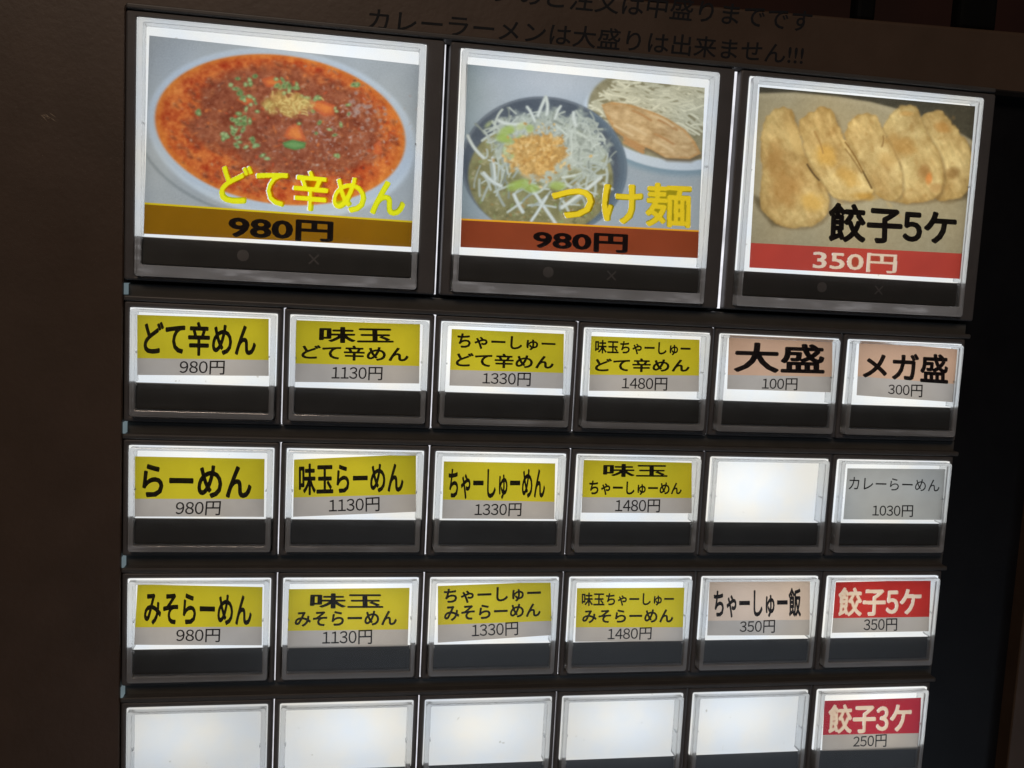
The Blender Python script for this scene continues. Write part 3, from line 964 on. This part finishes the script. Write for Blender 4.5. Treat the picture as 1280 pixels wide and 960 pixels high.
def paint_dipping(X, Y):
    C = np.zeros(X.shape + (3,)) + np.array([150, 158, 166.])
    C = mix(C, (172, 178, 188), np.exp(-(((X - 430) / 260) ** 2 + ((Y - 90) / 150) ** 2)))
    C = mix(C, (128, 140, 146), .8 * (1 - sstep(X, 20, 170)))
    C += ((fbm(X, Y, 260) - .5) * 18)[..., None]
    # plate of noodles behind on the right
    _, m = ell(X, Y, 960, 300, 395, 222, 10, 6); C = mix(C, (184, 193, 204), m)
    _, m = ell(X, Y, 960, 320, 400, 225, 10, 20); _, mb = ell(X, Y, 960, 300, 395, 222, 10, 5); C = mix(C, (108, 132, 148), np.clip(m - mb, 0, 1) * .8 * (Y > 420))
    r, m = ell(X, Y, 960, 270, 372, 205, 10, 6)
    base = np.array([132, 124, 96.])[None, None] + (fbm(X, Y, 30) - .5)[..., None] * 40
    C = C * (1 - m[..., None]) + base * m[..., None]
    for k in range(330):
        x, y = U(570, 1130), U(85, 330)
        if ((x - 960) / 372) ** 2 + ((y - 270) / 205) ** 2 > 1: continue
        l, a = U(50, 120), R_.normal(.22, .28)
        g = U(-22, 14)
        strand(C, X, Y, (x, y), (x + l * .5 * math.cos(a), y + l * .5 * math.sin(a) + U(-26, 26)), (x + l * math.cos(a), y + l * math.sin(a) + U(-14, 14)), U(5.5, 8.5), (192 + g, 187 + g, 162 + g), 34)
    q = [(655, 225), (700, 212), (790, 225), (900, 262), (960, 290), (1040, 340), (1085, 395), (1112, 450), (1060, 475), (950, 470), (880, 430), (790, 395), (720, 350), (680, 290)]
    m, sd = inside(X, Y, [(x + 6, y + 16) for x, y in q], 10); C = mix(C, (96, 82, 62), m * .8)
    m, sd = inside(X, Y, q, 4)
    n = fbm(X, Y, 60, 5); n2 = fbm(X * .5 + Y, Y * 1.6 - X * .7, 26, 3)
    pork = np.array([186, 154, 110.])[None, None] + (n - .5)[..., None] * np.array([70, 74, 70.]) + (n2 - .5)[..., None] * np.array([50, 54, 56.])
    C = C * (1 - m[..., None]) + pork * m[..., None]
    C = mix(C, (180, 124, 66), m * (1 - sstep(sd + (fbm(X, Y, 40) - .5) * 22, 0, 14)) * .6)
    for k in range(9):
        x, y = U(700, 1020), U(250, 420); 
        strand(C, X, Y, (x, y), (x + 40, y + 18 + U(-8, 8)), (x + 85, y + 46), U(5, 10), (202, 174, 132) if k % 2 else (172, 128, 82), 4)
    # dark bowl
    r, m = ell(X, Y, 388, 510, 384, 322, 6, 4); C = mix(C, (74, 80, 90), m)
    C = mix(C, (112, 118, 126), m * sstep(r, .955, .985) * (1 - sstep(r, .985, 1.0)) * .8)
    C += (((fbm(X, Y, 80) - .5) * 16) * m)[..., None]
    C = mix(C, (92, 108, 122), m * sstep(r, .86, .95) * (X > 600) * .6)
    r, m = ell(X, Y, 372, 560, 335, 268, 4, 6)
    soup = np.array([122, 116, 78.])[None, None] + (fbm(X, Y, 40, 5) - .5)[..., None] * np.array([70, 66, 54.])
    C = C * (1 - m[..., None]) + soup * m[..., None]
    for k in range(330):                                   # sesame, oil drops and shreds in the soup
        a, qd = U(0, 6.28), math.sqrt(U(.15, 1))
        x, y = 372 + 325 * qd * math.cos(a), 565 + 255 * qd * math.sin(a)
        col = [(148, 142, 104), (92, 88, 58), (160, 150, 116), (140, 112, 66), (128, 142, 92)][R_.integers(5)]
        blob(C, X, Y, x, y, U(4, 12), U(3, 6), U(0, 180), col, 2, .8)
    def sprouts(n, cx, cy, sx, sy, l0, l1, w0=4, w1=7.5, shade=0, ang=None):
        for k in range(n):
            x, y = R_.normal(cx, sx), R_.normal(cy, sy)
            a = U(0, 6.28) if ang is None else R_.normal(*ang); l = U(l0, l1); g = U(-20, 10) + shade
            bx, by = U(-22, 22), U(-22, 22)
            x -= l * .5 * math.cos(a); y -= l * .5 * math.sin(a)
            if ((x - 388) / 372) ** 2 + ((y - 505) / 318) ** 2 > .86: continue
            d = -30 if k % 4 == 0 else 0
            strand(C, X, Y, (x, y), (x + l * .5 * math.cos(a) + bx, y + l * .5 * math.sin(a) + by), (x + l * math.cos(a), y + l * math.sin(a)), U(w0, w1), (170 + g + d, 175 + g + d, 166 + g + d), 14)
    sprouts(16, 170, 520, 50, 70, 60, 130); sprouts(30, 600, 480, 46, 70, 50, 110); sprouts(16, 290, 640, 90, 50, 70, 130); sprouts(14, 520, 640, 60, 50, 60, 120)
    rr, _ = ell(X, Y, 420, 420, 290, 190, 6); rr = rr + (fbm(X, Y, 50, 4) - .5) * .7
    C[:] = mix(C, (164, 170, 158), (1 - sstep(rr, .7, 1.0)) * .95)
    sprouts(300, 420, 385, 130, 62, 36, 84, 3, 6); sprouts(34, 510, 430, 60, 60, 50, 110, shade=8); sprouts(26, 250, 350, 50, 34, 50, 100)
    for p0, p1, p2 in (((310, 235), (330, 260), (345, 300)), ((395, 190), (372, 240), (360, 275)), ((397, 190), (410, 230), (400, 270)), ((465, 232), (450, 250), (438, 290)), ((180, 298), (220, 325), (300, 312)), ((36, 368), (60, 430), (110, 470)), ((525, 262), (520, 290), (535, 320)), ((330, 610), (390, 700), (440, 770)), ((400, 650), (360, 720), (330, 760)), ((470, 700), (560, 640), (650, 560)), ((250, 640), (270, 690), (290, 720)), ((150, 470), (165, 540), (160, 590)), ((110, 540), (140, 580), (190, 600))):
        strand(C, X, Y, p0, p1, p2, U(7, 11), (186, 190, 184), 30)
    for k in range(16):                                    # cabbage
        x, y = R_.normal(255, 50), R_.normal(410, 45); blob(C, X, Y, x, y, U(14, 34), U(9, 18), U(0, 180), (148, 162, 84) if k % 2 else (172, 180, 120), 8, .7)
    for x, y in ((285, 590), (330, 610), (250, 600), (200, 380), (215, 345), (450, 600)):
        blob(C, X, Y, x, y, 36, 20, U(-30, 30), (144, 164, 74), 9, .75)
    rr, _ = ell(X, Y, 352, 452, 140, 118, -8); rr = rr + (fbm(X, Y, 30, 4) - .5) * .8
    gm = 1 - sstep(rr, .75, 1.0)
    g = np.array([182, 142, 82.])[None, None] + (fbm(X, Y, 18, 4) - .5)[..., None] * np.array([110, 104, 80.])
    C = C * (1 - gm[..., None]) + g * gm[..., None]
    C = C * .92 + np.array([11, 12, 12.])
    for k in range(170):
        x, y = R_.normal(352, 72), R_.normal(452, 60)
        blob(C, X, Y, x, y, U(5, 12), U(3, 7), U(0, 180), [(198, 160, 98), (164, 122, 68), (206, 176, 122), (184, 140, 78)][R_.integers(4)], 2.5, .8)
    return C

def paint_gyoza(X, Y):
    C = np.zeros(X.shape + (3,)) + np.array([154, 142, 113.])
    C += ((fbm(X, Y, 240) - .5) * 24)[..., None]
    C = mix(C, (134, 122, 96), sstep(Y, 520, 800) * .5)
    rim = [(30, 78), (210, 74), (400, 92), (560, 118), (690, 152), (820, 192), (930, 240), (1030, 300), (1120, 340), (1120, 0), (30, 0)]
    m, sd = inside(X, Y, rim, 6); C = mix(C, (62, 58, 47), m)
    C = mix(C, (172, 158, 128), np.exp(-((sd + 14) / 10) ** 2) * .55)
    m, sd = inside(X, Y, [(880, 560), (960, 520), (1100, 480), (1100, 560), (1000, 560)], 14); C = mix(C, (88, 78, 56), m * .6)
    m, sd = inside(X, Y, [(20, 540), (80, 560), (160, 680), (110, 680), (40, 590)], 14); C = mix(C, (78, 66, 44), m * .8)
    G = [([(764, 225), (805, 180), (850, 164), (900, 178), (915, 215), (970, 275), (1015, 350), (1010, 480), (960, 540), (850, 560), (790, 450), (770, 330)], 20),
         ([(608, 275), (630, 215), (672, 160), (700, 145), (762, 150), (770, 190), (810, 270), (880, 370), (870, 540), (760, 560), (640, 555), (600, 440)], 12),
         ([(440, 265), (470, 215), (512, 178), (572, 180), (600, 240), (640, 305), (690, 420), (690, 550), (580, 540), (520, 430), (480, 350)], 4),
         ([(235, 225), (262, 190), (315, 165), (345, 152), (392, 172), (410, 235), (440, 300), (500, 385), (545, 470), (560, 512), (520, 548), (430, 560), (360, 520), (310, 455), (260, 340)], 12),
         ([(62, 300), (80, 215), (125, 168), (170, 158), (208, 185), (225, 280), (262, 385), (325, 475), (368, 545), (345, 630), (290, 664), (215, 672), (145, 668), (80, 610), (58, 560), (75, 470)], -4)]
    for poly, sh in G:
        poly = np.asarray(poly, float)
        poly = [tuple(p) for p in rounded(poly.mean(0) + (poly - poly.mean(0)) * 1.07)]
        wob = (fbm(X, Y, 40, 3) - .5) * 18 + (vnoise(X, Y, 20) - .5) * 12 * (Y < 300)
        ax = (X * .45 + Y * .89); ay = (X * .89 - Y * .45)
        fold = np.abs(fbm(ax * .32, ay, 44, 4) - .5) * 2
        fold2 = fbm(ax * .4, ay, 24, 3)
        m, sd = inside(X, Y, [(x + 10, y + 10) for x, y in poly], 10); C = mix(C, (92, 72, 42), m * .42)
        m, sd = inside(X, Y, poly, 4)
        sd = sd + wob; m = sstep(sd, -5, 5)
        n = fbm(X, Y, 95, 5); n2 = fbm(X + Y * .5, Y, 30, 4)
        body = np.array([182 + sh * .4, 152 + sh * .4, 96 + sh * .3])[None, None] + (n - .5)[..., None] * np.array([60, 70, 62.]) + (n2 - .5)[..., None] * np.array([24, 28, 26.])
        body = body + ((fold - .28) * 50 + (fold2 - .5) * 30)[..., None] * np.array([1, .96, .8])
        body = body + (sstep(sd, 0, 40) * 9 - 6)[..., None]
        C = C * (1 - m[..., None]) + body * m[..., None]
        C = mix(C, (140, 102, 54), m * (1 - sstep(sd, 0, 9)) * .32)
    def patch(cx, cy, a, b, deg, col, op):
        r, _ = ell(X, Y, cx, cy, a, b, deg); r = r + (fbm(X, Y, 50, 4) - .5) * .7
        nonlocal C
        C = mix(C, col, (1 - sstep(r, .3, 1.05)) * op)
    patch(175, 500, 100, 130, 20, (158, 112, 56), .6); patch(290, 570, 70, 62, 0, (196, 154, 76), .8); patch(215, 290, 34, 130, -22, (196, 164, 104), .8); patch(120, 380, 60, 120, 0, (158, 114, 58), .6)
    patch(350, 360, 70, 60, 40, (198, 152, 70), .7); patch(450, 450, 80, 50, 40, (188, 140, 62), .6); patch(530, 545, 90, 26, 4, (170, 124, 48), .7); patch(640, 380, 60, 50, 0, (182, 142, 80), .6)
    patch(700, 320, 90, 60, 20, (170, 122, 58), .6); patch(800, 440, 44, 50, 0, (140, 96, 48), .7); patch(820, 465, 20, 36, 10, (204, 122, 58), .8); patch(850, 510, 40, 30, 0, (176, 138, 84), .8); patch(930, 440, 40, 40, 0, (120, 84, 40), .6); patch(880, 230, 50, 34, 20, (168, 116, 54), .7); patch(720, 170, 44, 16, 0, (188, 140, 74), .7)
    for p0, p1, p2, w, c in (((268, 400), (290, 440), (322, 472), 4, (70, 52, 30)), ((520, 430), (540, 470), (560, 508), 4, (84, 62, 32)), ((440, 300), (480, 350), (520, 430), 3, (112, 78, 34)), ((612, 270), (616, 300), (606, 320), 3, (128, 96, 52)), ((440, 330), (480, 380), (515, 440), 3, (130, 98, 54)),
                             ((300, 250), (330, 300), (340, 350), 3, (150, 112, 62))):
        strand(C, X, Y, p0, p1, p2, w, c, 6)
    for k in range(60):                                    # soft pleats and blisters of the fried skin
        x, y = U(80, 980), U(180, 640); a = U(.3, 1.6)
        patch(x, y, U(10, 34), U(6, 14), math.degrees(a), (196, 160, 100) if k % 2 else (150, 108, 54), .28)
    C += ((fbm(X, Y, 12, 2) - .5) * 12)[..., None]
    C = C * .93 + np.array([12, 11, 9.])
    return C

def picture_card(zoom, quad, band, subzoom, paint, title, price, band_col, thin, label, title_mat, knock, price_mat, price_bold):
    """quad and band edge in the zoom's pixels; the painting is laid out in the pixels of subzoom = (x0, y0, scale)"""
    TL, TR, BR, BL = quad
    tl = (band[0] - TL[1]) / (BL[1] - TL[1]); tr = (band[1] - TR[1]) / (BR[1] - TR[1])
    ML = (TL[0] + (BL[0] - TL[0]) * tl, band[0]); MR = (TR[0] + (BR[0] - TR[0]) * tr, band[1])
    c = np.mean(np.array(zquad(zoom, quad, CZ)), 0)
    root = empty('picture_card', (c[0], c[1], CZ))
    tag(root, label, 'picture card', 'food picture cards slipped into the three big buttons')
    nx, ny = 400, 300
    pq = [TL, TR, MR, ML]
    X, Y = pixel_grid(zoom, pq, nx, ny)
    a, b, s = ZOOM[zoom]
    sx, sy, ss = subzoom
    C = paint((a + X * s - sx) * ss, (b + Y * s - sy) * ss)
    C = soften(C, 2)
    C += R_.normal(0, 3, C.shape[:2])[..., None]
    if thin is not None:                                   # printed line above the price band
        C[:int(.012 * ny) + 1] = thin
    out = lin(np.clip(C, 0, 255)) / .76
    if knock:
        out[text_mask(title[0], title[1], X, Y, .018)] = .96
    photo = grid_sheet('food_photo', zquad(zoom, pq, CZ), CZ, root, nx, ny, out)
    nx, ny = 320, 60
    bq = [ML, MR, BR, BL]
    X, Y = pixel_grid(zoom, bq, nx, ny)
    C = np.zeros((ny, nx, 3)) + np.asarray(band_col, float)
    C *= (.93 + .14 * fbm(X, Y, 120))[..., None]
    out = lin(np.clip(C, 0, 255)) / .76
    if price_mat is not M_INK:
        out[text_mask(price[0], price[1], X, Y, price_bold + .002, False)] = .95
    bandobj = grid_sheet('price_band', zquad(zoom, bq, CZ), CZ, root, nx, ny, out)
    lettering('title_lettering', title[0], zquad(zoom, title[1], CZ), CZ + INK_GAP, title_mat, photo, .036)
    lettering('price_lettering', price[0], zquad(zoom, price[1], CZ), CZ + INK_GAP, price_mat, bandobj, price_bold, False)

picture_card(1, [(118, 112), (970, 205), (945, 780), (100, 738)], (645, 703), (180, 40, 1244 / 350), paint_spicy,
             ('どて辛めん', [(345, 510), (928, 568), (925, 690), (335, 645)]), ('980円', [(368, 678), (700, 700), (698, 765), (366, 754)]), (122, 84, 14), (196, 172, 30),
             'picture card of a white bowl of red spicy soup titled どて辛めん, 980円', M_FILM_YELLOW, True, M_INK, .035)
picture_card(2, [(133, 152), (887, 227), (865, 765), (115, 730)], (645, 682), (575, 70, 1182 / 320), paint_dipping,
             ('つけ麺', [(402, 515), (847, 530), (845, 672), (402, 650)]), ('980円', [(345, 675), (645, 690), (643, 750), (343, 737)]), (126, 58, 34), (212, 150, 34),
             'picture card of dipping noodles with a dark bowl of bean sprouts titled つけ麺, 980円', M_FILM_ORANGE, True, M_INK, .035)
picture_card(3, [(180, 152), (880, 215), (833, 775), (147, 738)], (658, 693), (935, 95, 1087 / 300), paint_gyoza,
             ('餃子5ケ', [(405, 525), (820, 555), (820, 668), (400, 655)]), ('350円', [(355, 680), (627, 697), (623, 757), (352, 745)]), (166, 62, 52), None,
             'picture card of five fried dumplings titled 餃子5ケ on a red 350円 band', M_INK, False, M_FILM_PALE, .012)

# ------------------------------------------------------------------ what shows past the machine's top edge
def black_case(x0, x1, h, z0, z1, label):
    y0 = top_y((x0 + x1) / 2) + 1.0
    root = empty('black_case', ((x0 + x1) / 2, y0, (z0 + z1) / 2))
    tag(root, label, 'case')
    v, f = box_geo(x0, x1, y0, y0 + h, z0, z1, 1.2)
    mesh_obj('case_body', v, f, M_BOX, ((x0 + x1) / 2, y0, (z0 + z1) / 2), root)
    v, f = box_geo(x0 + 1, x1 - 1, y0 + h + .02, y0 + h + 3, z0 + 1, z1 - 1, .8)
    mesh_obj('case_lid', v, f, M_BOX, ((x0 + x1) / 2, y0 + h, (z0 + z1) / 2), root)
black_case(226.8, 239.0, 40, -9, -4, 'black case standing on the machine top near its right corner')
black_case(194.5, 200.5, 34, -9, -4, 'narrow black case standing on the machine top left of the wider one')

def quad_struct(name, pts, mat):
    o = mesh_obj(name, pts, [[0, 1, 2, 3]], mat, pts[0])
    tag(o, kind='structure')
    return o
quad_struct('back_wall', [(-1500, FLOOR_Y, -330), (1700, FLOOR_Y, -330), (1700, 1300, -330), (-1500, 1300, -330)], M_WALL)
quad_struct('floor', [(-1500, FLOOR_Y, 1600), (1700, FLOOR_Y, 1600), (1700, FLOOR_Y, -330), (-1500, FLOOR_Y, -330)], M_FLOOR)
